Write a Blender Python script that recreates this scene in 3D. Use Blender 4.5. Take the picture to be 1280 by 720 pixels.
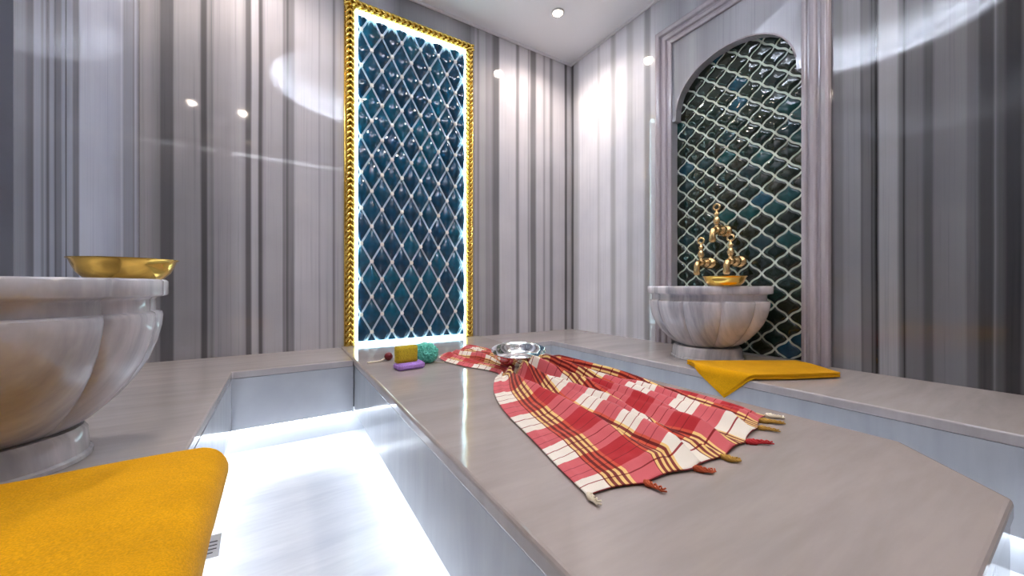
import bpy, bmesh, math, random
from mathutils import Vector, Matrix, noise
random.seed(7)
S = bpy.context.scene
C = S.collection
R = math.radians
for o in list(bpy.data.objects): bpy.data.objects.remove(o)

# ------------------------------------------------------------ camera, light, exposure
YAW = 32.0; F = 461.0
cam_d = bpy.data.cameras.new('camera'); cam = bpy.data.objects.new('camera', cam_d); C.objects.link(cam)
cam_d.sensor_width = 36; cam_d.lens = 36*F/1280; cam_d.clip_start = .01
cam_d.shift_y = -2/1280
cam.location = (0, 0, .8); cam.rotation_euler = (R(90), 0, R(-YAW))
S.camera = cam
S.view_settings.view_transform = 'Standard'; S.view_settings.look = 'None'
S.view_settings.gamma = 1; S.view_settings.use_curve_mapping = False
S.view_settings.exposure = 1.42
W = bpy.data.worlds.new('world'); S.world = W; W.use_nodes = True
W.node_tree.nodes['Background'].inputs[0].default_value = (.55, .6, .7, 1)
W.node_tree.nodes['Background'].inputs[1].default_value = .15
SPOT_W = 17.0        # each warm ceiling spot
COVE_E = 24.0        # ceiling cove strip
POOL_E = 8.6       # strips under benches and slab
PANEL_E = 3.0       # strip round the blue panel
HEAD_E = 1.8

# ------------------------------------------------------------ key dimensions
XL, XR, YB, YF = -.54, 1.998, 2.289, -.59
ZB, ZF, ZC, ZS = .455, .10, 2.60, .461      # bench top, pool floor, ceiling, slab top
BL, BR, BY = -.17, 1.455, 1.86              # bench edges
SX0, SX1, SY0 = .285, 1.15, .074            # slab
APR = .215

# ------------------------------------------------------------ helpers
def fin(name, bm, mat, parent=None, smooth=False, loc=None):
    bm.normal_update()
    me = bpy.data.meshes.new(name); bm.to_mesh(me); bm.free()
    for m in (mat if isinstance(mat, (list, tuple)) else [mat]): me.materials.append(m)
    o = bpy.data.objects.new(name, me); C.objects.link(o)
    if parent: o.parent = parent
    if loc: o.location = loc
    if smooth:
        for p in me.polygons: p.use_smooth = True
    return o
def tag(o, label=None, cat=None, group=None, kind=None):
    if label: o['label'] = label
    if cat: o['category'] = cat
    if group: o['group'] = group
    if kind: o['kind'] = kind
    return o
def empty(name, loc=(0, 0, 0), rz=0):
    o = bpy.data.objects.new(name, None); C.objects.link(o); o.location = loc; o.rotation_euler = (0, 0, rz)
    o.empty_display_size = .05
    return o
def copy_tree(o, parent=None):
    c = o.copy(); C.objects.link(c); c.parent = parent
    for ch in list(o.children): copy_tree(ch, c)
    return c
def bx(bm, x0, x1, y0, y1, z0, z1):
    r = bmesh.ops.create_cube(bm, size=1, matrix=Matrix.Translation(((x0+x1)/2, (y0+y1)/2, (z0+z1)/2)) @ Matrix.Diagonal((abs(x1-x0), abs(y1-y0), abs(z1-z0), 1)))
    return r['verts']
def prism(bm, pts, z0, z1):
    lo = [bm.verts.new((x, y, z0)) for x, y in pts]; hi = [bm.verts.new((x, y, z1)) for x, y in pts]
    n = len(pts)
    bm.faces.new(lo[::-1]); bm.faces.new(hi)
    for i in range(n): bm.faces.new((lo[i], lo[(i+1) % n], hi[(i+1) % n], hi[i]))
    bmesh.ops.recalc_face_normals(bm, faces=bm.faces[:])
def lathe(bm, prof, n=48, c=(0, 0, 0), rf=None):
    rings = []
    for k, (r, z) in enumerate(prof):
        ring = []
        for i in range(n):
            a = 2*math.pi*i/n
            rr = r*(rf(a, k, r, z) if rf else 1)
            ring.append(bm.verts.new((c[0]+rr*math.cos(a), c[1]+rr*math.sin(a), c[2]+z)))
        rings.append(ring)
    for a, b in zip(rings, rings[1:]):
        for i in range(n): bm.faces.new((a[i], a[(i+1) % n], b[(i+1) % n], b[i]))
    bm.faces.new(rings[0][::-1]); bm.faces.new(rings[-1])
def tube(bm, pts, rad, n=8, cap=True):
    pts = [Vector(p) for p in pts]; rings = []
    up = Vector((0, 0, 1)); prev = None
    for i, p in enumerate(pts):
        t = (pts[min(i+1, len(pts)-1)]-pts[max(i-1, 0)]).normalized()
        if prev is None:
            a = t.cross(up)
            if a.length < .1: a = t.cross(Vector((1, 0, 0)))
        else: a = prev - t*prev.dot(t)
        a.normalize(); b = t.cross(a); prev = a
        r = rad[i] if isinstance(rad, (list, tuple)) else rad
        rings.append([bm.verts.new(p+(a*math.cos(2*math.pi*k/n)+b*math.sin(2*math.pi*k/n))*r) for k in range(n)])
    for r0, r1 in zip(rings, rings[1:]):
        for k in range(n): bm.faces.new((r0[k], r0[(k+1) % n], r1[(k+1) % n], r1[k]))
    if cap: bm.faces.new(rings[0][::-1]); bm.faces.new(rings[-1])
def bevel(o, w, seg=2, ang=30):
    m = o.modifiers.new('bevel', 'BEVEL'); m.width = w; m.segments = seg; m.limit_method = 'ANGLE'; m.angle_limit = R(ang)
    return o

# ------------------------------------------------------------ materials
def s2l(v): return tuple(((c/12.92) if c <= .04045 else ((c+.055)/1.055)**2.4) for c in v)
class NT:
    def __init__(s, name):
        s.m = bpy.data.materials.new(name); s.m.use_nodes = True; s.t = s.m.node_tree
        s.b = s.t.nodes['Principled BSDF']
    def n(s, typ, ins=None, **kw):
        nd = s.t.nodes.new(typ)
        for k, v in kw.items(): setattr(nd, k, v)
        for k, v in (ins or {}).items(): s.put(nd.inputs[k], v)
        return nd
    def put(s, sock, v):
        if hasattr(v, 'links') or hasattr(v, 'is_output'): s.t.links.new(v, sock)
        else: sock.default_value = v
    def math(s, op, a, b=0.0, c=0.0):
        nd = s.n('ShaderNodeMath', operation=op)
        s.put(nd.inputs[0], a); s.put(nd.inputs[1], b); s.put(nd.inputs[2], c)
        return nd.outputs[0]
    def mix(s, f, a, b, blend='MIX'):
        nd = s.n('ShaderNodeMix', data_type='RGBA', blend_type=blend)
        s.put(nd.inputs[0], f); s.put(nd.inputs[6], a); s.put(nd.inputs[7], b)
        return nd.outputs[2]
    def ramp(s, fac, stops, interp='LINEAR'):
        nd = s.n('ShaderNodeValToRGB'); cr = nd.color_ramp; cr.interpolation = interp
        while len(cr.elements) > 1: cr.elements.remove(cr.elements[-1])
        cr.elements[0].position = stops[0][0]; cr.elements[0].color = stops[0][1]
        for p, c in stops[1:]:
            e = cr.elements.new(p); e.color = c
        s.put(nd.inputs[0], fac)
        return nd.outputs[0]
    def noise(s, vec, scale, detail=3, rough=.5, dist=0):
        nd = s.n('ShaderNodeTexNoise', {'Vector': vec, 'Scale': scale, 'Detail': detail, 'Roughness': rough, 'Distortion': dist})
        return nd.outputs[0]
def c4(c): return (c[0], c[1], c[2], 1)
def simple(name, col, rough=.4, metal=0, coat=0, spec=.5):
    t = NT(name); t.b.inputs['Base Color'].default_value = c4(col); t.b.inputs['Roughness'].default_value = rough
    t.b.inputs['Metallic'].default_value = metal; t.b.inputs['Coat Weight'].default_value = coat
    t.b.inputs['Specular IOR Level'].default_value = spec
    return t.m
def emit(name, col, st):
    t = NT(name); t.b.inputs['Base Color'].default_value = c4(col)
    t.b.inputs['Emission Color'].default_value = c4(col); t.b.inputs['Emission Strength'].default_value = st
    return t.m

def stripes(name, axis, stops, a, b, tint=(1, 1, 1), gain=1.0, seed=0):
    """vertical banded marble: stops = [(coordinate along the wall, grey)]; the rest of [a,b] gets bands of its own"""
    rnd = random.Random(seed)
    stops = sorted(stops); ext = []
    x = a
    while x < stops[0][0]-.02: ext.append((x, rnd.choice([.42, .5, .58, .62, .68]))); x += rnd.uniform(.008, .07)
    ext += stops
    x = stops[-1][0]+.01
    while x < b: ext.append((x, rnd.choice([.42, .5, .58, .62, .68]))); x += rnd.uniform(.008, .07)
    t = NT(name)
    geo = t.n('ShaderNodeNewGeometry').outputs['Position']
    sp = t.n('ShaderNodeSeparateXYZ', {0: geo})
    u = sp.outputs[axis]; z = sp.outputs[2]
    wob = t.noise(t.n('ShaderNodeCombineXYZ', {0: t.math('MULTIPLY', u, 3.0), 2: t.math('MULTIPLY', z, .7)}).outputs[0], 1.0, 2)
    uu = t.math('ADD', u, t.math('MULTIPLY', t.math('SUBTRACT', wob, .5), .010))
    out = None
    for k in range(0, len(ext), 30):
        ch = ext[k:k+31]
        lo, hi = ch[0][0], ch[-1][0]
        if hi-lo < 1e-6: continue
        fac = t.math('DIVIDE', t.math('SUBTRACT', uu, lo), hi-lo)
        st = []
        for (p, g) in ch:
            g2 = min((.64+(g-.64)*1.32)*gain, 1); c = s2l((g2*tint[0], g2*tint[1], g2*tint[2])); st.append(((p-lo)/(hi-lo), c4(c)))
        r = t.ramp(fac, st)
        out = r if out is None else t.mix(t.math('GREATER_THAN', uu, lo), out, r)
    fine = t.noise(t.n('ShaderNodeCombineXYZ', {0: t.math('MULTIPLY', uu, 90.0), 1: float(seed), 2: t.math('MULTIPLY', z, .8)}).outputs[0], 1.0, 4, .7)
    fm = t.ramp(fine, [(.28, (.74, .75, .78, 1)), (.45, (1, 1, 1, 1)), (.75, (1.06, 1.06, 1.07, 1))])
    out = t.mix(1.0, out, fm, 'MULTIPLY')
    cloud = t.noise(geo, 3.0, 3)
    out = t.mix(1.0, out, t.ramp(cloud, [(.3, (.9, .9, .92, 1)), (.7, (1.06, 1.05, 1.04, 1))]), 'MULTIPLY')
    t.put(t.b.inputs['Base Color'], out)
    t.b.inputs['Roughness'].default_value = .045
    t.b.inputs['IOR'].default_value = 1.6
    return t.m

def marble(name, base, vein, direction=(1, .35, 0), scale=5, rough=.09, amt=.5, ior=1.55, obj=False, wave=0):
    t = NT(name)
    geo = t.n('ShaderNodeTexCoord').outputs['Object'] if obj else t.n('ShaderNodeNewGeometry').outputs['Position']
    mp = t.n('ShaderNodeMapping', {'Vector': geo, 'Rotation': direction, 'Scale': (1, 7, 1)}).outputs[0]
    n1 = t.noise(mp, scale*.35, 5, .6, .4)
    n2 = t.noise(mp, scale*1.8, 4, .6)
    f = t.ramp(t.math('ADD', t.math('MULTIPLY', n1, .75), t.math('MULTIPLY', n2, .25)), [(.38, (0, 0, 0, 1)), (.62, (1, 1, 1, 1))])
    col = t.mix(f, c4(vein), c4(base))
    col = t.mix(1-amt, col, c4(base))
    t.put(t.b.inputs['Base Color'], col)
    t.b.inputs['Roughness'].default_value = rough; t.b.inputs['IOR'].default_value = ior
    if wave: t.put(t.b.inputs['Normal'], t.n('ShaderNodeBump', {'Height': t.noise(geo, 9, 2), 'Strength': wave, 'Distance': .01}).outputs[0])
    return t.m

def az_back(px):    # x on the back wall of a column of the photo
    a = math.atan((px-640)/F)+R(YAW); return YB*math.tan(a)
def az_right(px):
    a = math.atan((px-640)/F)+R(YAW); return XR/math.tan(a)
def az_left(px):
    a = math.atan((px-640)/F)+R(YAW); return XL/math.tan(a)
LST = [(0,.42),(8,.42),(11,.52),(30,.53),(35,.44),(41,.42),(43,.60),(50,.60),(53,.50),(56,.60),(60,.38),(63,.60),(67,.60),(69,.40),(71,.50),(76,.5),(78,.62),(81,.62),(82.5,.38),(84,.62),(90,.62),(92,.48),(98,.48),(100,.70),(140,.72),(150,.68),(152,.75),(155,.60),(166,.60),(167,.5),(169,.70)]
BST = [(176,.60),(184,.60),(190,.56),(199,.52),(201,.42),(216,.42),(218,.58),(250,.58),(252,.40),(258,.40),(260,.56),(265,.5),(267,.58),(285,.6),(300,.65),(306,.6),(308,.45),(313,.45),(315,.68),(322,.66),(324,.42),(327,.44),(329,.6),(332,.66),(353,.66),(354.5,.45),(356.5,.6),(359,.40),(361,.55),(367,.55),(369,.70),(398,.70),(399,.62),(401,.7),(415,.68),(417,.50),(420,.68),(425,.68),(440,.6),(470,.66),(500,.5),(560,.62),(588,.5),
       (590,.56),(593,.58),(595,.66),(598,.55),(600,.66),(606,.66),(608,.6),(614,.62),(617,.50),(623,.50),(625,.74),(644,.74),(646,.55),(648,.56),(650,.74),(659,.74),(661,.58),(662,.7),(664,.50),(669,.50),(671,.73),(678,.73),(680,.58),(682,.72),(686,.72),(688,.54),(690,.55),(692,.72),(705,.72),(706.5,.40),(708,.42),(709.5,.7),(713,.7)]
RST = [(715,.42),(716.5,.45),(718,.72),(722,.74),(725,.85),(746,.85),(748,.76),(751,.84),(762,.84),(765,.7),(768,.7),(771,.82),(782,.82),(785,.72),(790,.72),(793,.78),(804,.78),(807,.62),(812,.62),(814,.75),(822,.72),(850,.6),(865,.66),(880,.6),(900,.66),(925,.70),(960,.68),(1000,.66),(1030,.6),
       (1040,.45),(1043,.56),(1052,.56),(1055,.62),(1075,.62),(1077,.44),(1079,.52),(1088,.52),(1090,.34),(1092,.48),(1095,.28),(1097,.30),(1100,.66),(1121,.66),(1125,.50),(1128,.5),(1130,.26),(1133,.52),(1152,.52),(1156,.44),(1165,.44),(1168,.54),(1207,.56),(1210,.50),(1222,.49),(1225,.38),(1241,.38),(1243,.56),(1247,.43),(1255,.43),(1258,.34),(1275,.34),(1279,.45)]
def red(st, fn): return sorted((fn(p), g) for p, g in st)
M = {}
M['wb'] = stripes('banded marble', 0, red(BST, az_back), XL-.3, XR+.3, (.985, .975, 1.0), 1.03, 1)
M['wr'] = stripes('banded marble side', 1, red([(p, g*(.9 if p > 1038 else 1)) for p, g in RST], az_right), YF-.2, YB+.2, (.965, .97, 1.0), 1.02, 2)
M['wl'] = stripes('banded marble blue', 1, red(LST, az_left), YF-.2, YB+.2, (.93, .965, 1.06), 1.03, 3)
M['wf'] = stripes('banded marble rear', 0, [(0, .6), (.03, .5)], XL-.3, XR+.3, (1, .97, .98), 1, 5)
M['slab'] = marble('warm grey marble', s2l((.66, .62, .605)), s2l((.58, .545, .535)), (0, 0, R(62)), 5, .09, .6, wave=.12)
M['bench'] = marble('bench marble', s2l((.70, .67, .665)), s2l((.60, .575, .575)), (0, 0, R(12)), 4, .08, .6)
M['side'] = marble('cool lit grey marble', s2l((.68, .69, .71)), s2l((.60, .61, .64)), (0, 0, R(80)), 4, .15, .6)  # apron and plinth marble, bluish cast of the cold strips put into its colour
M['floor'] = marble('white floor marble', s2l((.74, .75, .77)), s2l((.64, .65, .69)), (0, 0, R(-70)), 6, .16, .6)
M['basin'] = marble('carved white marble', s2l((.86, .84, .85)), s2l((.50, .51, .56)), (0, R(78), R(20)), 5, .13, .75)
M['basin2'] = marble('carved grey marble', s2l((.76, .75, .77)), s2l((.46, .48, .52)), (0, R(78), R(60)), 4, .12, .75)
M['surround'] = marble('lilac marble moulding', s2l((.69, .66, .68)), s2l((.60, .575, .60)), (0, R(90), 0), 7, .12, .6)
M['ceil'] = simple('white gloss ceiling', s2l((.955, .96, .975)), .25)
M['plaster'] = simple('white plaster', (.8, .8, .82), .6)
M['gold'] = simple('antique gold', (.80, .56, .13), .22, 1)
M['brass'] = simple('polished gold brass', (.86, .55, .12), .16, 1)
M['rose'] = simple('worn brass', (.80, .55, .26), .22, 1)
M['chrome'] = simple('polished steel', (.86, .86, .86), .08, 1)
M['lens'] = emit('spot lens', (1, .82, .62), 60)
M['cove'] = emit('cove strip', (.86, .91, 1), COVE_E)
M['pool'] = emit('pool strip', (.84, .92, 1), POOL_E)
M['panel_led'] = emit('panel strip', (.62, .93, 1), PANEL_E)
M['head'] = emit('door head strip', (.9, .95, 1), HEAD_E)
M['pgrout'] = simple('pale blue grout', s2l((.72, .80, .86)), .5)
M['stud'] = simple('pearl stud', s2l((.96, .96, .94)), .3)
M['ngrout'] = simple('cream grout', s2l((.82, .86, .80)), .6)

def glaze(name, cols, attr=True, rough=.05, bump=.0):
    t = NT(name)
    a = t.n('ShaderNodeAttribute', attribute_name='tone').outputs['Fac']
    col = t.ramp(a, cols, 'CONSTANT')
    geo = t.n('ShaderNodeNewGeometry').outputs['Position']
    n = t.noise(geo, 35, 3)
    col = t.mix(1, col, t.ramp(n, [(.3, (.75, .75, .75, 1)), (.7, (1.25, 1.25, 1.25, 1))]), 'MULTIPLY')
    t.put(t.b.inputs['Base Color'], col); t.b.inputs['Roughness'].default_value = rough
    t.b.inputs['IOR'].default_value = 1.6
    if bump:
        bp = t.n('ShaderNodeBump', {'Height': t.noise(geo, 18, 2), 'Strength': bump, 'Distance': .01})
        t.put(t.b.inputs['Normal'], bp.outputs[0])
    return t.m
M['blue'] = glaze('blue glaze', [(0, (.001, .055, .115, 1)), (.35, (.001, .038, .09, 1)), (.7, (.001, .075, .135, 1))], rough=.03)
M['green'] = glaze('green glaze', [(0, (.006, .014, .008, 1)), (.22, (.010, .022, .014, 1)), (.42, (.005, .020, .016, 1)), (.6, (.014, .018, .008, 1)), (.78, (.005, .055, .055, 1)), (.87, (.008, .03, .035, 1)), (.95, (.006, .055, .09, 1))], rough=.06, bump=.25)

# ------------------------------------------------------------ room shell
def struct(o): o['kind'] = 'structure'; return o
bm = bmesh.new(); bx(bm, XL-.3, XR+.3, YF-.1, YB+.1, ZF-.08, ZF); struct(fin('floor', bm, M['floor']))
bm = bmesh.new(); bx(bm, XL-.3, XR+.3, YB, YB+.1, ZF, ZC); struct(fin('wall_back', bm, M['wb']))
# rear wall behind the camera with a doorway
bm = bmesh.new(); bx(bm, XL-.3, XR+.3, YF-.1, YF, ZF, ZC); struct(fin('wall_front', bm, M['wf']))
bm = bmesh.new()
bx(bm, .26, 1.14, YF, YF+.012, ZB, 2.2); dr = struct(fin('door_1', bm, simple('frosted door', (.30, .32, .34), .2)))
bm = bmesh.new(); tube(bm, [(.34, YF+.05, 1.25), (.34, YF+.05, 1.6)], .01, 10); tube(bm, [(.34, YF+.012, 1.3), (.34, YF+.05, 1.3)], .007); tube(bm, [(.34, YF+.012, 1.55), (.34, YF+.05, 1.55)], .007)
fin('door_handle', bm, M['chrome'], dr, True)

def arch_pts(c, hw, zsh, inset=.035, rise=.30, z0=ZB, n=20):
    p = [(c-hw, z0), (c-hw, zsh), (c-hw+inset, zsh)]
    w = hw-inset
    for i in range(1, n):
        a = math.pi*(1-i/n)
        p.append((c+w*math.cos(a), zsh+rise*math.sin(a)**.82))
    p += [(c+hw-inset, zsh), (c+hw, zsh), (c+hw, z0)]
    return p
def side_wall(name, X, depth, mat, arch, sgn):
    """wall with an arched opening cut through; sgn = +1 when the wall lies towards +x"""
    bm = bmesh.new()
    out = [(YF-.1, ZF), (YF-.1, ZC), (YB, ZC), (YB, ZF), (arch[-1][0], ZF)] + arch[::-1][0:0]
    # outline walks down to the bench level at the opening and round the arch
    outline = [(YF-.1, ZF), (YF-.1, ZC), (YB, ZC), (YB, ZF)]
    vs = [bm.verts.new((X, y, z)) for y, z in outline]
    es = [bm.edges.new((vs[i], vs[(i+1) % len(vs)])) for i in range(len(vs))]
    va = [bm.verts.new((X, y, z)) for y, z in arch]
    es += [bm.edges.new((va[i], va[(i+1) % len(va)])) for i in range(len(va))]
    bmesh.ops.triangle_fill(bm, edges=es, use_beauty=True)
    r = bmesh.ops.extrude_face_region(bm, geom=bm.faces[:])
    bmesh.ops.translate(bm, verts=[v for v in r['geom'] if isinstance(v, bmesh.types.BMVert)], vec=(depth*sgn, 0, 0))
    bmesh.ops.recalc_face_normals(bm, faces=bm.faces[:])
    return struct(fin(name, bm, mat))
NC, NH, NZ = 1.046, .327, 1.79
ND = .055
side_wall('wall_right', XR, ND, M['wr'], arch_pts(NC, NH, NZ, .022, .285), 1)
side_wall('wall_left', XL, .22, M['wl'], arch_pts(1.06, .31, NZ), -1)
bm = bmesh.new(); bx(bm, XL-.26, XL-.22, .6, 1.5, ZF, 2.3); struct(fin('wall_left_niche', bm, M['wl']))
bm = bmesh.new(); bx(bm, XR+ND+.006, XR+ND+.05, .5, 1.6, ZF, 2.35); struct(fin('wall_right_niche', bm, M['plaster']))

# ceiling with a round raised cove
def ringm(bm, c, r0, r1, z0, z1, n=96):
    V = [[bm.verts.new((c[0]+r*math.cos(2*math.pi*i/n), c[1]+r*math.sin(2*math.pi*i/n), z)) for i in range(n)] for r, z in ((r0, z0), (r1, z0), (r1, z1), (r0, z1))]
    for k in range(4):
        a, b = V[k], V[(k+1) % 4]
        for i in range(n): bm.faces.new((a[i], a[(i+1) % n], b[(i+1) % n], b[i]))
    bmesh.ops.recalc_face_normals(bm, faces=bm.faces[:])
CC, CR_, CH = (.61, .85), .695, .16
bm = bmesh.new()
outl = [(XL-.3, YF-.1), (XR+.3, YF-.1), (XR+.3, YB+.1), (XL-.3, YB+.1)]
vs = [bm.verts.new((x, y, ZC)) for x, y in outl]
es = [bm.edges.new((vs[i], vs[(i+1) % 4])) for i in range(4)]
vc = [bm.verts.new((CC[0]+CR_*math.cos(2*math.pi*i/96), CC[1]+CR_*math.sin(2*math.pi*i/96), ZC)) for i in range(96)]
es += [bm.edges.new((vc[i], vc[(i+1) % 96])) for i in range(96)]
bmesh.ops.triangle_fill(bm, edges=es, use_beauty=True)
r = bmesh.ops.extrude_face_region(bm, geom=bm.faces[:])
bmesh.ops.translate(bm, verts=[v for v in r['geom'] if isinstance(v, bmesh.types.BMVert)], vec=(0, 0, .03))
ringm(bm, CC, CR_+.09, 3.4, ZC+.03, ZC+CH)
bx(bm, XL-.3, XR+.3, YF-.1, YB+.1, ZC+CH, ZC+CH+.05)
bmesh.ops.recalc_face_normals(bm, faces=bm.faces[:])
struct(fin('ceiling', bm, M['ceil']))
bm = bmesh.new()
ringm(bm, CC, CR_+.045, CR_+.060, ZC+.032, ZC+.046)
tag(fin('cove_light', bm, M['cove'], None), 'round cool white light strip inside the raised ceiling circle', 'light')
# cornice
def trim(name, x0, x1, y0, y1, z0, z1, mat=None):
    bm = bmesh.new(); bx(bm, x0, x1, y0, y1, z0, z1); return bevel(struct(fin(name, bm, mat or M['plaster'])), .003)
trim('trim_1', XL, XR-.012, YB-.012, YB, ZC-.018, ZC)
trim('trim_2', XR-.012, XR, YF, YB, ZC-.018, ZC)
trim('trim_3', XL, XL+.012, YF, YB-.012, ZC-.018, ZC)

# ------------------------------------------------------------ benches, slab and their lights
def bench(name, pts, sup, strips, label, cat='bench', mat_top=None, z1=ZB):
    e = empty(name, (0, 0, 0))
    tag(e, label, cat)
    bm = bmesh.new(); prism(bm, pts, z1-.03, z1); bevel(fin('seat_top', bm, mat_top or M['bench'], e), .005, 3)
    bm = bmesh.new(); prism(bm, [p for p in pts], APR, z1-.03); fin('apron', bm, M['side'], e)
    bm = bmesh.new(); prism(bm, sup, ZF, APR); fin('plinth', bm, M['side'], e)
    for s in strips:
        bm = bmesh.new(); bx(bm, *s, APR-.014, APR-.001); fin('light_strip', bm, M['pool'], e)
    return e
d = .07
bench('marble_bench', [(XL, YF), (BL, YF), (BL, BY), (SX0, BY), (SX0, YB), (XL, YB)],
      [(XL, YF), (BL-d, YF), (BL-d, BY+d), (SX0+d, BY+d), (SX0+d, YB), (XL, YB)],
      [(BL-.055, BL-.040, YF, BY+.05), (BL-.040, SX0, BY+.035, BY+.05)], 'L-shaped polished marble bench along the left and back wall under the nearer big basin')
bench('marble_bench', [(BR, YF), (XR, YF), (XR, YB), (SX1, YB), (SX1, BY), (BR, BY)],
      [(BR+d, YF), (XR, YF), (XR, YB), (SX1-d, YB), (SX1-d, BY+d), (BR+d, BY+d)],
      [(BR+.040, BR+.055, YF, BY+.05), (SX1, BR+.040, BY+.035, BY+.05)], 'L-shaped polished marble bench along the right wall below the green tiled niche')
for nm, X0, X1, y0, y1 in (('trim_4', XR, XR+ND, NC-NH, NC+NH), ('trim_5', XL-.22, XL, .75, 1.37)):
    bm = bmesh.new(); bx(bm, X0, X1, y0, y1, ZB-.03, ZB); struct(fin(nm, bm, M['bench']))
ch = .16
e = empty('heated_slab', (0, 0, 0))
tag(e, 'long central marble slab with cut corners carrying the plaid cloth', 'slab')
def slabpts(i=0):
    return [(SX0+i, SY0+ch+i*.4), (SX0+ch+i*.4, SY0+i), (SX1-ch-i*.4, SY0+i), (SX1-i, SY0+ch+i*.4), (SX1-i, YB), (SX0+i, YB)]
bm = bmesh.new(); prism(bm, slabpts(0), ZS-.035, ZS); bevel(fin('slab_top', bm, M['slab'], e), .008, 3)
def slabpts2(i):
    return [(SX0+i, SY0+ch+i*.4), (SX0+ch+i*.4, SY0+i), (SX1-ch-i*.4, SY0+i), (SX1-i, SY0+ch+i*.4), (SX1-i, BY+d if i > .03 else BY), (SX0+i, BY+d if i > .03 else BY)]
bm = bmesh.new(); prism(bm, slabpts2(.004), APR, ZS-.035); fin('apron', bm, M['side'], e)
bm = bmesh.new(); prism(bm, slabpts2(d), ZF, APR); fin('plinth', bm, M['side'], e)
for s in [(SX0+.040, SX0+.055, SY0+ch, BY+.02), (SX1-.055, SX1-.040, SY0+ch, BY+.02), (SX0+ch, SX1-ch, SY0+.04, SY0+.055)]:
    bm = bmesh.new(); bx(bm, *s, APR-.014, APR-.001); fin('light_strip', bm, M['pool'], e)

# ------------------------------------------------------------ blue panel with golden rope frame
FX0, FX1, FZ1, FZ0 = .30, 1.106, 2.445, ZS
FW = .058
e = empty('tile_panel', ((FX0+FX1)/2, YB, FZ0))
tag(e, 'tall panel of blue diamond tiles in a gold rope frame on the back wall', 'wall panel')
def W2L(o): o.matrix_parent_inverse = Matrix.Translation(-Vector(e.location)); return o
PX0, PX1, PZ0, PZ1 = FX0+FW+.014, FX1-FW-.014, FZ0+.022, FZ1-FW-.03
bm = bmesh.new(); bx(bm, PX0-.012, PX1+.012, YB-.014, YB, FZ0, PZ1+.03); W2L(fin('grout_bed', bm, M['pgrout'], e))
HWD, HHD = .0585, .103
NX, NZ0 = .39, 2.285
YT = YB-.0145
bm = bmesh.new(); lay = bm.verts.layers.float.new('tone')
G = 9
for i in range(-2, 14):
    for j in range(-3, 22):
        if (i+j) % 2 == 0: continue
        cx = NX+i*HWD; cz = NZ0-j*HHD
        if not (PX0-HWD < cx < PX1+HWD and PZ0-HHD < cz < PZ1+HHD): continue
        tone = random.random(); k = .895
        vv = {}
        for a in range(G):
            for b in range(G):
                p = -1+2*a/(G-1); q = -1+2*b/(G-1)
                x = cx+k*HWD*(p+q)/2; z = cz+k*HHD*(q-p)/2
                h = .020*((1-p*p)*(1-q*q))**.7
                v = bm.verts.new((x, YT-h, z)); v[lay] = tone; vv[a, b] = v
        for a in range(G-1):
            for b in range(G-1): bm.faces.new((vv[a, b], vv[a+1, b], vv[a+1, b+1], vv[a, b+1]))
for co, no in (((PX0, 0, 0), (-1, 0, 0)), ((PX1, 0, 0), (1, 0, 0)), ((0, 0, PZ0), (0, 0, -1)), ((0, 0, PZ1), (0, 0, 1))):
    bmesh.ops.bisect_plane(bm, geom=bm.verts[:]+bm.edges[:]+bm.faces[:], plane_co=co, plane_no=no, clear_outer=True)
bmesh.ops.recalc_face_normals(bm, faces=bm.faces[:])
for f in bm.faces:
    if f.normal.y > 0: f.normal_flip()
W2L(fin('diamond_tiles', bm, M['blue'], e, True))
stud = None
for i in range(-2, 14):
    for j in range(-3, 22):
        if (i+j) % 2: continue
        cx = NX+i*HWD; cz = NZ0-j*HHD
        if not (PX0+.004 < cx < PX1-.004 and PZ0+.005 < cz < PZ1-.005): continue
        if stud is None:
            bm = bmesh.new(); bx(bm, -.0092, .0092, -.016, 0, -.0105, .0105); bmesh.ops.bevel(bm, geom=bm.edges[:], offset=.003, segments=2, affect='EDGES')
            stud = fin('pearl_stud', bm, M['stud'], e); o = stud
        else: o = stud.copy(); C.objects.link(o)
        o.location = (cx-e.location.x, YT-e.location.y, cz-e.location.z)
# light strips inside the frame
for nm, x0, x1, z0, z1 in (('light_strip', PX0-.013, PX0-.002, FZ0+.004, PZ1+.028), ('light_strip', PX1+.002, PX1+.013, FZ0+.004, PZ1+.028),
                           ('light_strip', PX0-.002, PX1+.002, PZ1+.006, PZ1+.028), ('light_strip', PX0-.002, PX1+.002, FZ0+.004, PZ0-.004)):
    bm = bmesh.new(); bx(bm, x0, x1, YT-.016, YT, z0, z1); W2L(fin(nm, bm, M['panel_led'], e))
def rope(bm, p0, p1, r, pitch, hand, ph=0, ns=2):
    p0, p1 = Vector(p0), Vector(p1); L = (p1-p0).length; t = (p1-p0)/L
    a = t.cross(Vector((0, 1, 0))).normalized(); b = t.cross(a)
    n = int(L/(pitch/12))
    for s in range(ns):
        pts = []
        for i in range(n+1):
            w = hand*2*math.pi*(i/n*L/pitch)+2*math.pi*s/ns+ph
            pts.append(p0+t*(L*i/n)+(a*math.cos(w)+b*math.sin(w))*r*.52)
        tube(bm, pts, r*.50, 6)
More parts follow.
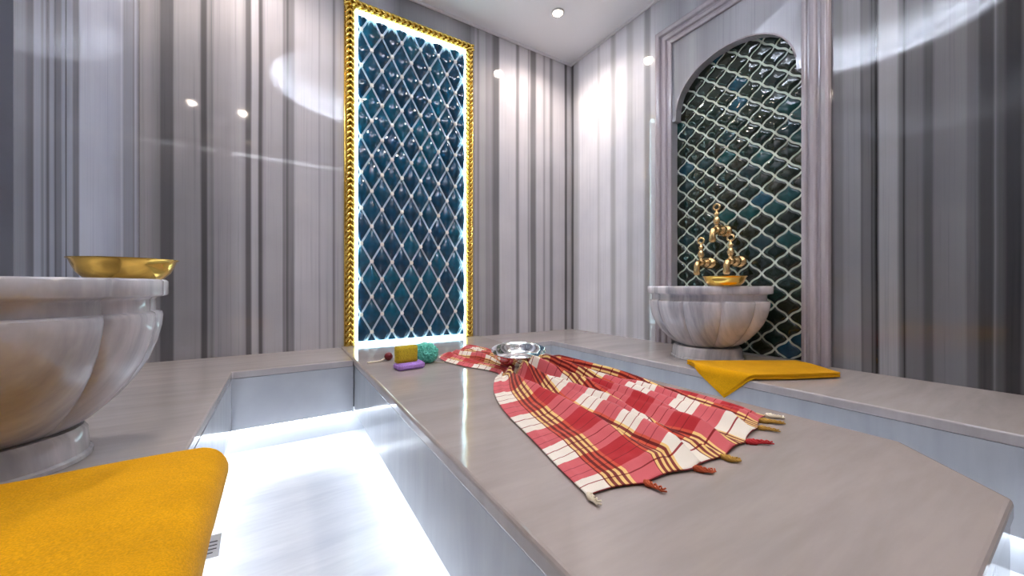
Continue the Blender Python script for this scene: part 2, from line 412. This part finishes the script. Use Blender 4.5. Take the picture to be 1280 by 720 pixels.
def rail(x0, z0, x1, z1, nx, nz):
    """rail from (x0,z0) to (x1,z1) along its outer edge; (nx,nz) points inwards"""
    bm = bmesh.new()
    w = FW
    xs = sorted([x0, x1, x0+nx*w, x1+nx*w]); zs = sorted([z0, z1, z0+nz*w, z1+nz*w])
    bx(bm, xs[0], xs[-1], YB-.018, YB, zs[0], zs[-1])
    for dd in (.004, FW-.004):
        tube(bm, [(x0+nx*dd, YB-.019, z0+nz*dd), (x1+nx*dd, YB-.019, z1+nz*dd)], .0045, 8)
    rope(bm, (x0+nx*.0195, YB-.026, z0+nz*.0195), (x1+nx*.0195, YB-.026, z1+nz*.0195), .0145, .066, 1)
    rope(bm, (x0+nx*.0405, YB-.026, z0+nz*.0405), (x1+nx*.0405, YB-.026, z1+nz*.0405), .0145, .066, -1)
    W2L(fin('frame_rail', bm, M['gold'], e, True))
rail(FX0, FZ0, FX0, FZ1-FW, 1, 0); rail(FX1, FZ0, FX1, FZ1-FW, -1, 0); rail(FX0, FZ1, FX1, FZ1, 0, -1)

# ------------------------------------------------------------ niche tiles and surround
bm = bmesh.new(); lay = bm.verts.layers.float.new('tone')
XT = XR+ND
hw, hh = .058, .053
NY0, NZ1 = .851, 1.448
def s_edge(a, b, amp, n=8, flip=1):
    a, b = Vector(a), Vector(b); d_ = (b-a); nrm = Vector((-d_.y, d_.x)).normalized()
    return [a+d_*(i/n)+nrm*amp*flip*math.sin(2*math.pi*i/n) for i in range(n)]
out = (s_edge((0, hh), (hw, 0), .0036, flip=-1)+s_edge((hw, 0), (0, -hh), .0036, flip=1)
       + s_edge((0, -hh), (-hw, 0), .0036, flip=-1)+s_edge((-hw, 0), (0, hh), .0036, flip=1))
for i in range(-10, 14):
    for j in range(-20, 24):
        if (i+j) % 2 == 0: continue
        cy = NY0+i*hw; cz = NZ1+j*hh
        if not (.70 < cy < 1.40 and ZB-.03 < cz < 2.13): continue
        tone = random.random(); tx, tz = random.gauss(0, .012), random.gauss(0, .012)
        rings = []
        for sc, h in ((.885, 0), (.87, .003), (.83, .0052), (.74, .0066), (.5, .0078), (.2, .0082)):
            ring = []
            for p in out:
                y = p.x*sc; z = p.y*sc
                v = bm.verts.new((XT-h-y*tx-z*tz, cy+y, cz+z)); v[lay] = tone; ring.append(v)
            rings.append(ring)
        n = len(out)
        for a, b in zip(rings, rings[1:]):
            for k in range(n): bm.faces.new((a[k], a[(k+1) % n], b[(k+1) % n], b[k]))
        bm.faces.new(rings[-1])
for co, no in (((0, .722, 0), (0, -1, 0)), ((0, 1.372, 0), (0, 1, 0)), ((0, 0, ZB+.002), (0, 0, -1))):
    bmesh.ops.bisect_plane(bm, geom=bm.verts[:]+bm.edges[:]+bm.faces[:], plane_co=co, plane_no=no, clear_outer=True)
for f in bm.faces:
    f.normal_update()
    if f.normal.x > 0: f.normal_flip()
e2 = empty('arabesque_tiles', (XT, NC, ZB)); tag(e2, 'dark green arabesque tiles with cream grout lining the arched niche', 'wall tiles')
o = fin('glazed_tiles', bm, M['green'], e2, True); o.matrix_parent_inverse = Matrix.Translation(-Vector(e2.location))
bm = bmesh.new(); bx(bm, XT+.0002, XT+.005, .72, 1.372, ZB, 2.13); o = fin('grout_bed', bm, M['ngrout'], e2); o.matrix_parent_inverse = Matrix.Translation(-Vector(e2.location))

# moulded surround
prof = [(0, 0), (0, .012), (.012, .016), (.018, .016), (.022, .008), (.030, .008), (.034, .020), (.050, .024), (.056, .020), (.060, .010), (.070, .010), (.076, .024), (.092, .030), (.102, .026), (.105, .014), (.105, 0)]
yi0, yi1, zi = NC-NH, NC+NH, 2.262
path = [((yi1, ZB), (1, 0)), ((yi1, zi), (1, 1)), ((yi0, zi), (-1, 1)), ((yi0, ZB), (-1, 0))]
bm = bmesh.new(); rows = []
for (y, z), (oy, oz) in path:
    rows.append([bm.verts.new((XR-h-.0005, y+oy*dd, z+oz*dd)) for dd, h in prof])
for a, b in zip(rows, rows[1:]):
    for k in range(len(prof)-1): bm.faces.new((a[k], a[k+1], b[k+1], b[k]))
    bm.faces.new((a[0], b[0], b[-1], a[-1]))
bm.faces.new(rows[0]); bm.faces.new(rows[-1][::-1])
bmesh.ops.recalc_face_normals(bm, faces=bm.faces[:])
tag(bevel(fin('niche_surround', bm, M['surround']), .002, 2), 'moulded marble surround framing the arched green tiled niche', 'moulding')
# thin lip around the arch
bm = bmesh.new(); tube(bm, [(XR-.001, y, z) for y, z in arch_pts(NC, NH, NZ, .022, .285)[3:-3]], .004, 6)
tag(fin('arch_lip', bm, M['surround'], None, True), 'thin marble bead following the top of the niche arch', 'moulding')

# ------------------------------------------------------------ ceiling spots
spots = [((1.54, 1.897), 'recessed round ceiling spot glowing warm near the back right corner'),
         ((-.22, 1.93), 'recessed ceiling spot above the left part of the back wall, out of frame'),
         ((-.34, -.12), 'recessed ceiling spot near the left wall beside the camera, seen only reflected'),
         ((1.54, -.12), 'recessed ceiling spot near the right wall beside the camera')]
se = None
for k, ((x, y), lab) in enumerate(spots):
    if se is None:
        se = empty('ceiling_spot', (x, y, ZC))
        bm = bmesh.new(); ringm(bm, (0, 0), .030, .044, -.006, -.0005, 40); fin('trim_ring', bm, M['plaster'], se, True)
        bm = bmesh.new(); lathe(bm, [(.0295, -.003), (.0295, -.0006)], 32); fin('lens', bm, M['lens'], se)
        ld = bpy.data.lights.new('spot_lamp', 'SPOT'); ld.energy = SPOT_W; ld.color = (1, .87, .76); ld.spot_size = R(150); ld.spot_blend = .7; ld.shadow_soft_size = .03
        lo = bpy.data.objects.new('spot_lamp', ld); C.objects.link(lo); lo.parent = se; lo.location = (0, 0, -.012)
        s = se
    else:
        s = copy_tree(se); s.location = (x, y, ZC)
    tag(s, lab, 'ceiling light', 'ceiling spots')
bm = bmesh.new(); bx(bm, -.47, 1.3, YF, YF+.02, 2.28, 2.30)
tag(fin('door_light', bm, M['head']), 'slim white light strip above the frosted door', 'light')

# ------------------------------------------------------------ wash basins
def make_basin(loc, rot, scale, mat, label, zs=1, ps=1):
    e = empty('wash_basin', loc, rot); tag(e, label, 'basin')
    n = 10
    def lobe(a): return abs(math.sin(n*a/2))**.55
    H = .805-ZB
    # body profile (r, z, lobe depth)
    P = [(.10, .058, 0), (.118, .062, .03), (.150, .080, .07), (.182, .108, .085), (.210, .142, .09), (.232, .178, .09), (.246, .215, .085), (.254, .250, .08), (.256, .272, .075), (.254, .280, .075), (.247, .283, .06),
         (.243, .284, .05), (.243, .308, .05), (.247, .312, .045), (.262, .315, .04), (.265, .318, .04), (.265, H-.004, .04), (.261, H, .04), (.178, H, .0), (.172, H-.005, 0), (.165, H-.05, 0), (.14, H-.12, 0), (.08, H-.17, 0), (.02, H-.18, 0)]
    bm = bmesh.new(); N = 240; rings = []
    for r, z, dpt in P:
        rings.append([bm.verts.new((r*scale*(1-dpt*(1-lobe(2*math.pi*i/N)))*math.cos(2*math.pi*i/N), r*scale*(1-dpt*(1-lobe(2*math.pi*i/N)))*math.sin(2*math.pi*i/N), z)) for i in range(N)])
    for a, b in zip(rings, rings[1:]):
        for i in range(N): bm.faces.new((a[i], a[(i+1) % N], b[(i+1) % N], b[i]))
    bm.faces.new(rings[0][::-1]); bm.faces.new(rings[-1])
    o = fin('bowl', bm, mat, e, True); m = o.modifiers.new('es', 'EDGE_SPLIT'); m.split_angle = R(48)
    bm = bmesh.new(); lathe(bm, [(.156, .001), (.156, .008), (.150, .012), (.147, .050), (.140, .060), (.10, .064)], 64)
    for v in bm.verts: v.co.x *= scale*ps; v.co.y *= scale*ps
    o = fin('pedestal', bm, mat, e, True); m = o.modifiers.new('es', 'EDGE_SPLIT'); m.split_angle = R(35)
    e.scale = (1, 1, zs)
    return e
RB = (1.768, 1.03, ZB); LB = (-.465, 1.10, ZB)
make_basin(RB, R(8), 1.03, M['basin'], 'fluted white marble basin standing in front of the green tiled niche', .99)
make_basin(LB, R(-33), .94, M['basin2'], 'large fluted grey marble basin on the left bench, cut by the photo edge', 1.03, .90)

def bowl_prof(r, h, th=.0025):
    return [(r*.66, 0), (r*.72, .002), (r*.86, h*.35), (r*.93, h*.7), (r*.97, h*.93), (r*1.02, h), (r*1.02, h+th*.6), (r*.955, h*.93), (r*.91, h*.7), (r*.84, h*.37), (r*.70, .006), (r*.3, .005)]
def bowl(name, loc, r, h, mat, label, cat='bowl', group=None):
    bm = bmesh.new(); lathe(bm, bowl_prof(r, h), 72)
    o = fin(name, bm, mat, None, True, loc); tag(o, label, cat, group)
    m = o.modifiers.new('es', 'EDGE_SPLIT'); m.split_angle = R(50)
    return o
zr = .8055
bowl('brass_bowl', (LB[0]+.145, LB[1]+.155, zr+.0112), .094, .048, M['brass'], 'shiny gold bowl on the rim of the big left basin')
bowl('brass_bowl', (RB[0]-.145, RB[1]-.165, zr-.003), .084, .040, M['brass'], 'small gold bowl on the rim of the right basin below the taps')
sb = bowl('steel_bowl', (.825, 1.27, ZS+.034), .110, .046, M['chrome'], 'shallow shiny silver bowl on the red plaid cloth')

sb.rotation_mode = 'AXIS_ANGLE'; sb.rotation_axis_angle = (R(7.5), math.cos(R(33)), -math.sin(R(33)), 0)

# ------------------------------------------------------------ taps
def make_tap(loc, label):
    e = empty('brass_tap', loc); e.scale = (1.1, 1.3, 1.2); tag(e, label, 'tap', 'gold taps in the niche')
    m = M['rose']
    def along_x(prof, name):   # lathe turned to point from the wall to -x
        bm = bmesh.new(); lathe(bm, prof, 24)
        bmesh.ops.rotate(bm, verts=bm.verts[:], cent=(0, 0, 0), matrix=Matrix.Rotation(R(-90), 3, 'Y'))
        return fin(name, bm, m, e, True)
    along_x([(.026, 0), (.027, .004), (.022, .010), (.014, .013), (.010, .018)], 'wall_flange')
    along_x([(.010, .016), (.013, .020), (.021, .030), (.024, .042), (.021, .054), (.013, .062), (.011, .068), (.015, .074), (.016, .084), (.012, .092), (.008, .096)], 'tap_body')
    bm = bmesh.new()
    pts = [(-.090, 0, 0), (-.102, 0, .002), (-.112, 0, -.004), (-.117, 0, -.016), (-.118, 0, -.032), (-.118, 0, -.050), (-.118, 0, -.058)]
    tube(bm, pts, [.009, .010, .011, .012, .012, .014, .009], 16); fin('spout', bm, m, e, True)
    bm = bmesh.new(); lathe(bm, [(.011, .008), (.009, .016), (.007, .022), (.012, .030), (.014, .040), (.010, .052), (.006, .060), (.010, .066), (.010, .072), (.005, .078), (.004, .088)], 20, (-.082, 0, 0))
    ring = [(-.082, .013*math.cos(t*math.pi/10), .100+.013*math.sin(t*math.pi/10)) for t in range(21)]
    tube(bm, ring, .0042, 8, False); fin('tap_handle', bm, m, e, True)
    return e
t0 = make_tap((XT-.0085, 1.168, .93), 'left gold tap of the lower pair above the right basin')
t1 = copy_tree(t0); t1.location = (XT-.0085, 1.01, .93); t1['label'] = 'right gold tap of the lower pair, over the small gold bowl'
t2 = copy_tree(t0); t2.location = (XT-.0085, 1.082, 1.10); t2['label'] = 'topmost gold tap with ringed handle in the green niche'

# ------------------------------------------------------------ red plaid cloth
t = NT('red plaid cotton')
uv = t.n('ShaderNodeUVMap').outputs[0]; sp = t.n('ShaderNodeSeparateXYZ', {0: uv})
us = t.math('MULTIPLY', sp.outputs[0], 1.0); vt = sp.outputs[1]
WH = (.88, .85, .80, 1); RD = (.64, .125, .15, 1); YL = (.86, .62, .24, 1); DK = (.22, .03, .03, 1)
PU = .30; fu = t.math('FRACT', t.math('DIVIDE', us, PU))
st = []
def seg(a, b, cols):
    n = len(cols)
    for i, c in enumerate(cols): st.append((a+(b-a)*i/n, c))
st += [(0, WH), (.26, DK)]
seg(.27, .45, [YL, DK, YL, DK, YL, DK, YL])
st += [(.45, RD), (.70, DK)]
seg(.71, .88, [YL, DK, YL, DK, YL, DK, YL]); st += [(.88, WH)]
wc = t.ramp(fu, st, 'CONSTANT')
PV = .215; fv = t.math('FRACT', t.math('DIVIDE', vt, PV))
fc = t.ramp(fv, [(0, WH), (.13, (.34, .05, .06, 1)), (.148, WH), (.33, (.34, .05, .06, 1)), (.348, WH), (.50, RD), (.62, (.36, .05, .07, 1)), (.636, RD), (.80, (.36, .05, .07, 1)), (.816, RD)], 'CONSTANT')
col = t.mix(1, wc, fc, 'MULTIPLY')
wv = t.noise(t.n('ShaderNodeMapping', {'Vector': uv, 'Scale': (1, 1, 1)}).outputs[0], 900, 1)
col = t.mix(1, col, t.ramp(wv, [(.3, (.82, .82, .82, 1)), (.7, (1.15, 1.15, 1.15, 1))]), 'MULTIPLY')
t.put(t.b.inputs['Base Color'], col); t.b.inputs['Roughness'].default_value = .85
t.b.inputs['Specular IOR Level'].default_value = .2
t.b.inputs['Sheen Weight'].default_value = .15
M['plaid'] = t.m

def lerp(a, b, f): return a+(b-a)*f
def cat(keys, v):
    """smooth interpolation of tuples keyed by v"""
    for i in range(len(keys)-1):
        if v <= keys[i+1][0]:
            a, b = keys[i], keys[i+1]
            f = (v-a[0])/(b[0]-a[0])
            p0 = keys[max(i-1, 0)]; p3 = keys[min(i+2, len(keys)-1)]
            res = []
            for k in range(1, len(a)):
                m1 = (b[k]-p0[k])/(b[0]-p0[0]+1e-9)*(b[0]-a[0]); m2 = (p3[k]-a[k])/(p3[0]-a[0]+1e-9)*(b[0]-a[0])
                h = (2*f**3-3*f*f+1)*a[k]+(f**3-2*f*f+f)*m1+(-2*f**3+3*f*f)*b[k]+(f**3-f*f)*m2
                res.append(h)
            return res
    return list(keys[-1][1:])
# v, Lx, Ly, Rx, Ry, fold height   (L = side nearest the pool channel on the left)
keys = [(0.00, .628, 1.66, .900, 1.900, .020), (.10, .622, 1.545, .915, 1.80, .022), (.20, .650, 1.42, .925, 1.62, .024), (.30, .700, 1.30, .91, 1.42, .022), (.36, .705, 1.225, .895, 1.27, .030),
        (.42, .655, 1.165, .905, 1.12, .034), (.50, .575, 1.03, .975, .975, .030), (.62, .510, .86, 1.065, .835, .026), (.76, .465, .66, 1.085, .695, .024), (.88, .435, .535, 1.075, .565, .019), (1.0, .415, .435, 1.062, .462, .012)]
NU, NV = 190, 200
RG = [(.06, .025, .25), (.25, .06, .75), (.40, .030, .95), (.475, .024, .55), (.56, .035, 1.0), (.645, .022, .6), (.73, .033, .95), (.80, .02, .5), (.88, .03, .85), (.965, .02, .5)]
def fold(u, v):
    # ridges running along the cloth, each with its own width, height and wander
    f = 0
    for k, (c, w, h) in enumerate(RG):
        cc = c+.030*math.sin(5.3*v+k*2.6)*(.4+v); ww = w*(1+.25*math.sin(6*v+k*1.7))
        d_ = (u-cc)/ww
        q = math.exp(-(d_*d_)/(1.3 if d_ < 0 else .30))
        hv = h*(.66+.34*math.sin(8*v+k*2.9))
        f = max(f, q*hv)
    return f
def cloth_pt(u, v):
    Lx, Ly, Rx, Ry, A = cat(keys, v)
    A *= 1.3+1.35*min(1, max(0, (v-.34)/.1))
    am = A*(.30+.70*min(1, max(0, (u-.10)/.28))) if v > .42 else A
    f = fold(u, v)
    uu = u+.034*f*min(1, min(u, 1-u)*15)
    uu = min(max(uu, 0), 1)
    x = lerp(Lx, Rx, uu); y = lerp(Ly, Ry, uu)
    # scalloped hem between the tassels
    if v > .93:
        y += (v-.93)/.07*.009*abs(math.sin(math.pi*6*u))-(v-.93)/.07*.055*math.sin(math.pi*u)
    if v < .1:
        y += .02*math.sin(9*u)*(1-v/.1)
    edge = min(1, min(u, 1-u)*14, (1-v)*22+.1, v*20+.15)
    z = ZS+.0035+am*f*edge+.0015*noise.noise(Vector((x*30, y*30, 0)))*edge
    z += .010*max(0, noise.noise(Vector((x*9, y*9, 3))))*edge
    # flattened beneath the bowl
    dd = math.hypot(x-.825, y-1.29)
    if dd < .15:
        g = min(1, (.15-dd)/.04); z = lerp(z, min(z, ZS+.021), g)
    return x, y, max(z, ZS+.0025)
bm = bmesh.new(); uvl = bm.loops.layers.uv.new('UVMap'); V = {}; UVc = {}
for j in range(NV+1):
    v = j/NV; L = [0.0]; prev = None
    for i in range(NU+1):
        p = Vector(cloth_pt(i/NU, v))
        if prev is not None: L.append(L[-1]+(p-prev).length)
        prev = p; V[i, j] = bm.verts.new(p)
    for i in range(NU+1):   # the plaid follows the length of cloth along its folds
        UVc[V[i, j]] = (L[i]/L[-1]*.80+.02, (1-v)*1.50+.03)
for j in range(NV):
    for i in range(NU):
        f = bm.faces.new((V[i, j], V[i, j+1], V[i+1, j+1], V[i+1, j]))
        for l in f.loops: l[uvl].uv = UVc[l.vert]
e = empty('plaid_cloth', (.75, .9, ZS)); tag(e, 'red, white and yellow plaid bath cloth with tassels spread on the central slab', 'cloth')
o = fin('cloth', bm, M['plaid'], e, True); o.matrix_parent_inverse = Matrix.Translation(-Vector(e.location))
m = o.modifiers.new('sol', 'SOLIDIFY'); m.thickness = .0015; m.offset = 1
tc = {'w': simple('cream tassel yarn', s2l((.88, .84, .76)), .9), 'r': simple('red tassel yarn', s2l((.70, .12, .15)), .9), 'y': simple('ochre tassel yarn', s2l((.68, .52, .22)), .9), 'o': simple('rust tassel yarn', s2l((.68, .30, .16)), .9)}
TS = [(0.0, (.0, -.032), 'w', .8), (1/6, (.01, -.028), 'o', .8), (2/6, (.03, -.025), 'o', .8), (2.9/6, (.020, -.042), 'y', .9), (4/6, (.050, -.045), 'r', .9), (5/6, (.025, -.03), 'y', .8), (5.4/6, (.042, -.035), 'y', 1), (1.0, (.03, -.03), 'w', .9)]
for u, (dx, dy), ck, sc in TS:
    p = Vector(cloth_pt(u, 1.0)); p.z = ZS+.006
    bm = bmesh.new()
    for s in range(4):
        pts = []; rad = []
        for i in range(9):
            f = i/8; w = 2*math.pi*(1.3*f+s/4)
            side = .0035*(1 if i > 0 else 0)*(1+f*.8)
            pts.append((p.x+dx*.8*f+side*math.cos(w), p.y+dy*.8*f+.010*math.sin(3*f+u*9)*f+side*math.sin(w)*.6, p.z+.0035*math.sin(w)*(1-f*.5)))
            rad.append((.0030*(1-.45*f)+(.0015 if 1 < i < 4 else 0))*sc)
        tube(bm, pts, rad, 6)
    o = fin('tassel', bm, tc[ck], e, True); o.matrix_parent_inverse = Matrix.Translation(-Vector(e.location))

# ------------------------------------------------------------ sponges, puff, ball
def spongemat(name, col, sc=260):
    t = NT(name); geo = t.n('ShaderNodeNewGeometry').outputs['Position']
    vo = t.n('ShaderNodeTexVoronoi', {'Vector': geo, 'Scale': sc}).outputs[0]
    t.put(t.b.inputs['Base Color'], t.mix(t.ramp(vo, [(.15, (0, 0, 0, 1)), (.5, (1, 1, 1, 1))]), c4(tuple(c*.55 for c in col)), c4(col)))
    t.b.inputs['Roughness'].default_value = .85
    t.put(t.b.inputs['Normal'], t.n('ShaderNodeBump', {'Height': vo, 'Strength': .5, 'Distance': .002}).outputs[0])
    return t.m
def soft_box(name, sx, sy, sz, mat, loc, rz, bev=.006, wob=.0015):
    bm = bmesh.new(); bx(bm, -sx/2, sx/2, -sy/2, sy/2, 0, sz)
    bmesh.ops.bevel(bm, geom=bm.edges[:], offset=bev, segments=3, affect='EDGES')
    bmesh.ops.subdivide_edges(bm, edges=[e_ for e_ in bm.edges if e_.calc_length() > .015], cuts=4, use_grid_fill=True)
    for v in bm.verts:
        n_ = noise.noise(v.co*60+Vector((sx*50, 0, 0)))
        if v.co.z > .002: v.co += Vector((v.co.x, v.co.y, .3*sz)).normalized()*n_*wob
    o = fin(name, bm, mat, None, True, loc); o.rotation_euler = (0, 0, rz); return o
sx, sy = .447, 1.515
tag(soft_box('bath_sponge', .114, .062, .027, spongemat('lilac sponge', s2l((.74, .58, .92)), 400), (sx, sy, ZS+.0005), R(6)), 'flat lilac purple sponge lying on the slab under the yellow one', 'sponge')
tag(soft_box('bath_sponge', .088, .032, .066, spongemat('olive sponge', s2l((.78, .68, .14))), (sx-.012, sy+.004, ZS+.0285), R(6), .003), 'olive yellow sponge standing upright on the lilac one', 'sponge')
# mesh puff
t = NT('aqua mesh puff'); t.b.inputs['Base Color'].default_value = c4(s2l((.42, .80, .74))); t.b.inputs['Roughness'].default_value = .6
t.b.inputs['Subsurface Weight'].default_value = .1; t.b.inputs['Subsurface Radius'].default_value = (.01, .01, .01)
e = empty('mesh_puff', (.545, 1.60, ZS)); tag(e, 'turquoise ruffled mesh bath puff between the sponges and the plaid cloth', 'bath puff')
bm = bmesh.new(); bmesh.ops.create_icosphere(bm, subdivisions=6, radius=1)
for v in bm.verts:
    n_ = v.co.normalized()
    q = n_*2.4+Vector((noise.noise(n_*2), noise.noise(n_*2+Vector((5, 0, 0))), noise.noise(n_*2+Vector((0, 9, 0)))))*.9
    rdg = 1-abs(noise.noise(q*1.6))*2.6; r2 = 1-abs(noise.noise(q*3.1+Vector((3, 3, 3))))*2.2
    r_ = .050*(.80+.20*rdg+.09*r2)
    v.co = Vector((n_.x*r_*1.12, n_.y*r_*1.0, max(n_.z*r_*.93, -.041)))+Vector((0, 0, .0415))
fin('ruffled_net', bm, t.m, e, True)
bm = bmesh.new(); tube(bm, [(.03, -.03, .004), (.045, -.045, .003), (.06, -.05, .003), (.07, -.045, .003)], .002, 6); fin('cord', bm, tc['w'], e, True)
# small ball with cord
e = empty('cord_ball', (.415, 1.73, ZS)); tag(e, 'small dark red ball on a pale cord behind the yellow sponge', 'ball')
bm = bmesh.new(); bmesh.ops.create_uvsphere(bm, u_segments=24, v_segments=16, radius=.013, matrix=Matrix.Translation((.0, .02, .052))); 
bm.free()
bm = bmesh.new(); bmesh.ops.create_uvsphere(bm, u_segments=24, v_segments=16, radius=.019, matrix=Matrix.Translation((0, 0, .0195)))
fin('ball', bm, simple('dark red lacquer', (.16, .01, .02), .3), e, True)
bm = bmesh.new(); tube(bm, [(-.017, -.002, .012), (-.035, -.01, .005), (-.055, -.02, .004), (-.08, -.015, .004), (-.095, -.02, .004)], .0035, 8); fin('cord', bm, tc['w'], e, True)

# ------------------------------------------------------------ yellow towels
def terry(name, col):
    t = NT(name); geo = t.n('ShaderNodeNewGeometry').outputs['Position']
    a = t.noise(geo, 420, 2); b = t.noise(geo, 14, 4)
    c = t.mix(t.ramp(b, [(.3, (0, 0, 0, 1)), (.7, (1, 1, 1, 1))]), c4(tuple(x*.86 for x in col)), c4(col))
    c = t.mix(1, c, t.ramp(a, [(.3, (.8, .8, .8, 1)), (.7, (1.12, 1.12, 1.12, 1))]), 'MULTIPLY')
    t.put(t.b.inputs['Base Color'], c); t.b.inputs['Roughness'].default_value = .9; t.b.inputs['Specular IOR Level'].default_value = .15
    t.b.inputs['Sheen Weight'].default_value = .05
    h = t.math('ADD', t.math('MULTIPLY', a, .4), t.noise(geo, 60, 3))
    t.put(t.b.inputs['Normal'], t.n('ShaderNodeBump', {'Height': h, 'Strength': .35, 'Distance': .003}).outputs[0])
    return t.m
M['yel'] = terry('yellow terry', s2l((.87, .625, .0)))
def sheet(fn, nu, nv, thick, mat, name, parent=None, off=1):
    bm = bmesh.new(); V = [[bm.verts.new(fn(i/nu, j/nv)) for j in range(nv+1)] for i in range(nu+1)]
    for i in range(nu):
        for j in range(nv): bm.faces.new((V[i][j], V[i+1][j], V[i+1][j+1], V[i][j+1]))
    o = fin(name, bm, mat, parent, True)
    m = o.modifiers.new('sol', 'SOLIDIFY'); m.thickness = thick; m.offset = off
    m = o.modifiers.new('bev', 'BEVEL'); m.width = thick*.45; m.segments = 3; m.limit_method = 'ANGLE'; m.angle_limit = R(50)
    return o
def drape(s, edge_x, z0, r, side):
    """arc length s along a profile: flat on the bench up to the edge, round the arris, then straight down. side=+1 falls towards +x"""
    if s < 0: return s, z0
    q = r*math.pi/2
    if s < q: a = s/r; return r*math.sin(a), z0-r*(1-math.cos(a))
    return r, z0-r-(s-q)
def left_layer(lift, y0, y1, xin, hang, yshift=0):
    def fn(a, b):
        y = lerp(y0, y1, b)
        tot0 = -(BL-xin+.04); s = lerp(tot0, hang, a)
        dx, z = drape(s, 0, ZB+.0008+lift, .030+lift*.3, 1)
        wob = noise.noise(Vector((dx*6, y*5, lift*50)))
        k = max(0, min(1, (s+.12)/.12))
        x = BL+.034+dx+.004*k - (max(0, s-.05))*.22*(.7+.3*math.sin(9*y))+.003*wob*k
        z += .004*wob*(1 if s < .02 else 0)+.004
        yy = y - (yshift*max(0, s-.02)) + .006*noise.noise(Vector((dx*8, b*3, 1.3+lift*30)))
        if b > .8 and s > 0: yy -= .035*min(1, s/.12)*((b-.8)/.2)*.8
        return (x, yy, z)
    return fn
e = empty('yellow_towel', (BL-.1, .65, ZB)); tag(e, 'folded mustard yellow towel draped over the left bench edge in the foreground', 'towel')
inv = Matrix.Translation(-Vector(e.location))
o = sheet(left_layer(.002, .36, .935, XL+.02, .13, .15), 60, 50, .011, M['yel'], 'lower_layer', e); o.matrix_parent_inverse = inv
o = sheet(left_layer(.019, .35, .925, XL+.02, .145, .2), 60, 50, .011, M['yel'], 'top_layer', e); o.matrix_parent_inverse = inv
# care tag with small print
bm = bmesh.new()
TX, TY, TZ = BL+.058, .884, .325
bm = bmesh.new(); bx(bm, -.015, .015, -.001, .001, -.030, .008)
tg = fin('care_tag', bm, simple('white tag', (.85, .85, .85), .6), e, False); tg.location = (TX-e.location.x, TY-e.location.y, TZ-ZB); tg.rotation_euler = (R(-12), R(8), R(10))
bm = bmesh.new()
for k in range(4): bx(bm, -.009+.004*(k % 2), .010-.005*(k == 3), -.0016, -.0012, -.004-k*.006, -.0025-k*.006)
fin('tag_print', bm, simple('black print', (.02, .02, .02), .6), tg)

# right towel: folded cloth lying on the bench with one corner falling over the edge
def right_fn(lift):
    A = Vector((1.50, .955)); B = Vector((1.90, .705)); Cc = Vector((1.775, .520)); E = Vector((1.415, .700))
    T = Vector((1.355, .800))
    def fn(a, b):
        # a across from the wall side to the pool side, b along
        p0 = A.lerp(B, b); 
        # pool-side border: F -> tip -> E -> C
        pts = [(0, Vector((1.50, .952))), (.30, Vector((1.368, .772))), (.47, Vector((1.462, .672))), (.72, Vector((1.60, .595))), (1, Cc)]
        for i in range(4):
            if b <= pts[i+1][0]:
                f = (b-pts[i][0])/(pts[i+1][0]-pts[i][0]); q = pts[i][1].lerp(pts[i+1][1], f); break
        p = p0.lerp(q, a)
        s = BR-p.x         # beyond the edge when positive
        z = ZB+.0015+lift
        x, y = p.x, p.y
        z += .004*math.sin(b*7+a*3)*(1-b*.3)*min(1, a*3)*min(1, (1-a)*3)+.004
        if s > -.02:
            dx, zz = drape(s+.012, 0, ZB+.0055+lift, .014+lift*.6, -1)
            x = BR+.012-dx; z = zz+.001
        return (x, y, z)
    return fn
e = empty('yellow_towel', (1.65, .7, ZB)); tag(e, 'bright yellow towel on the right bench with one pointed corner hanging down', 'towel')
inv = Matrix.Translation(-Vector(e.location))
o = sheet(right_fn(.0), 60, 60, .008, M['yel'], 'lower_layer', e); o.matrix_parent_inverse = inv
o = sheet(right_fn(.010), 60, 60, .008, M['yel'], 'top_layer', e); o.matrix_parent_inverse = inv
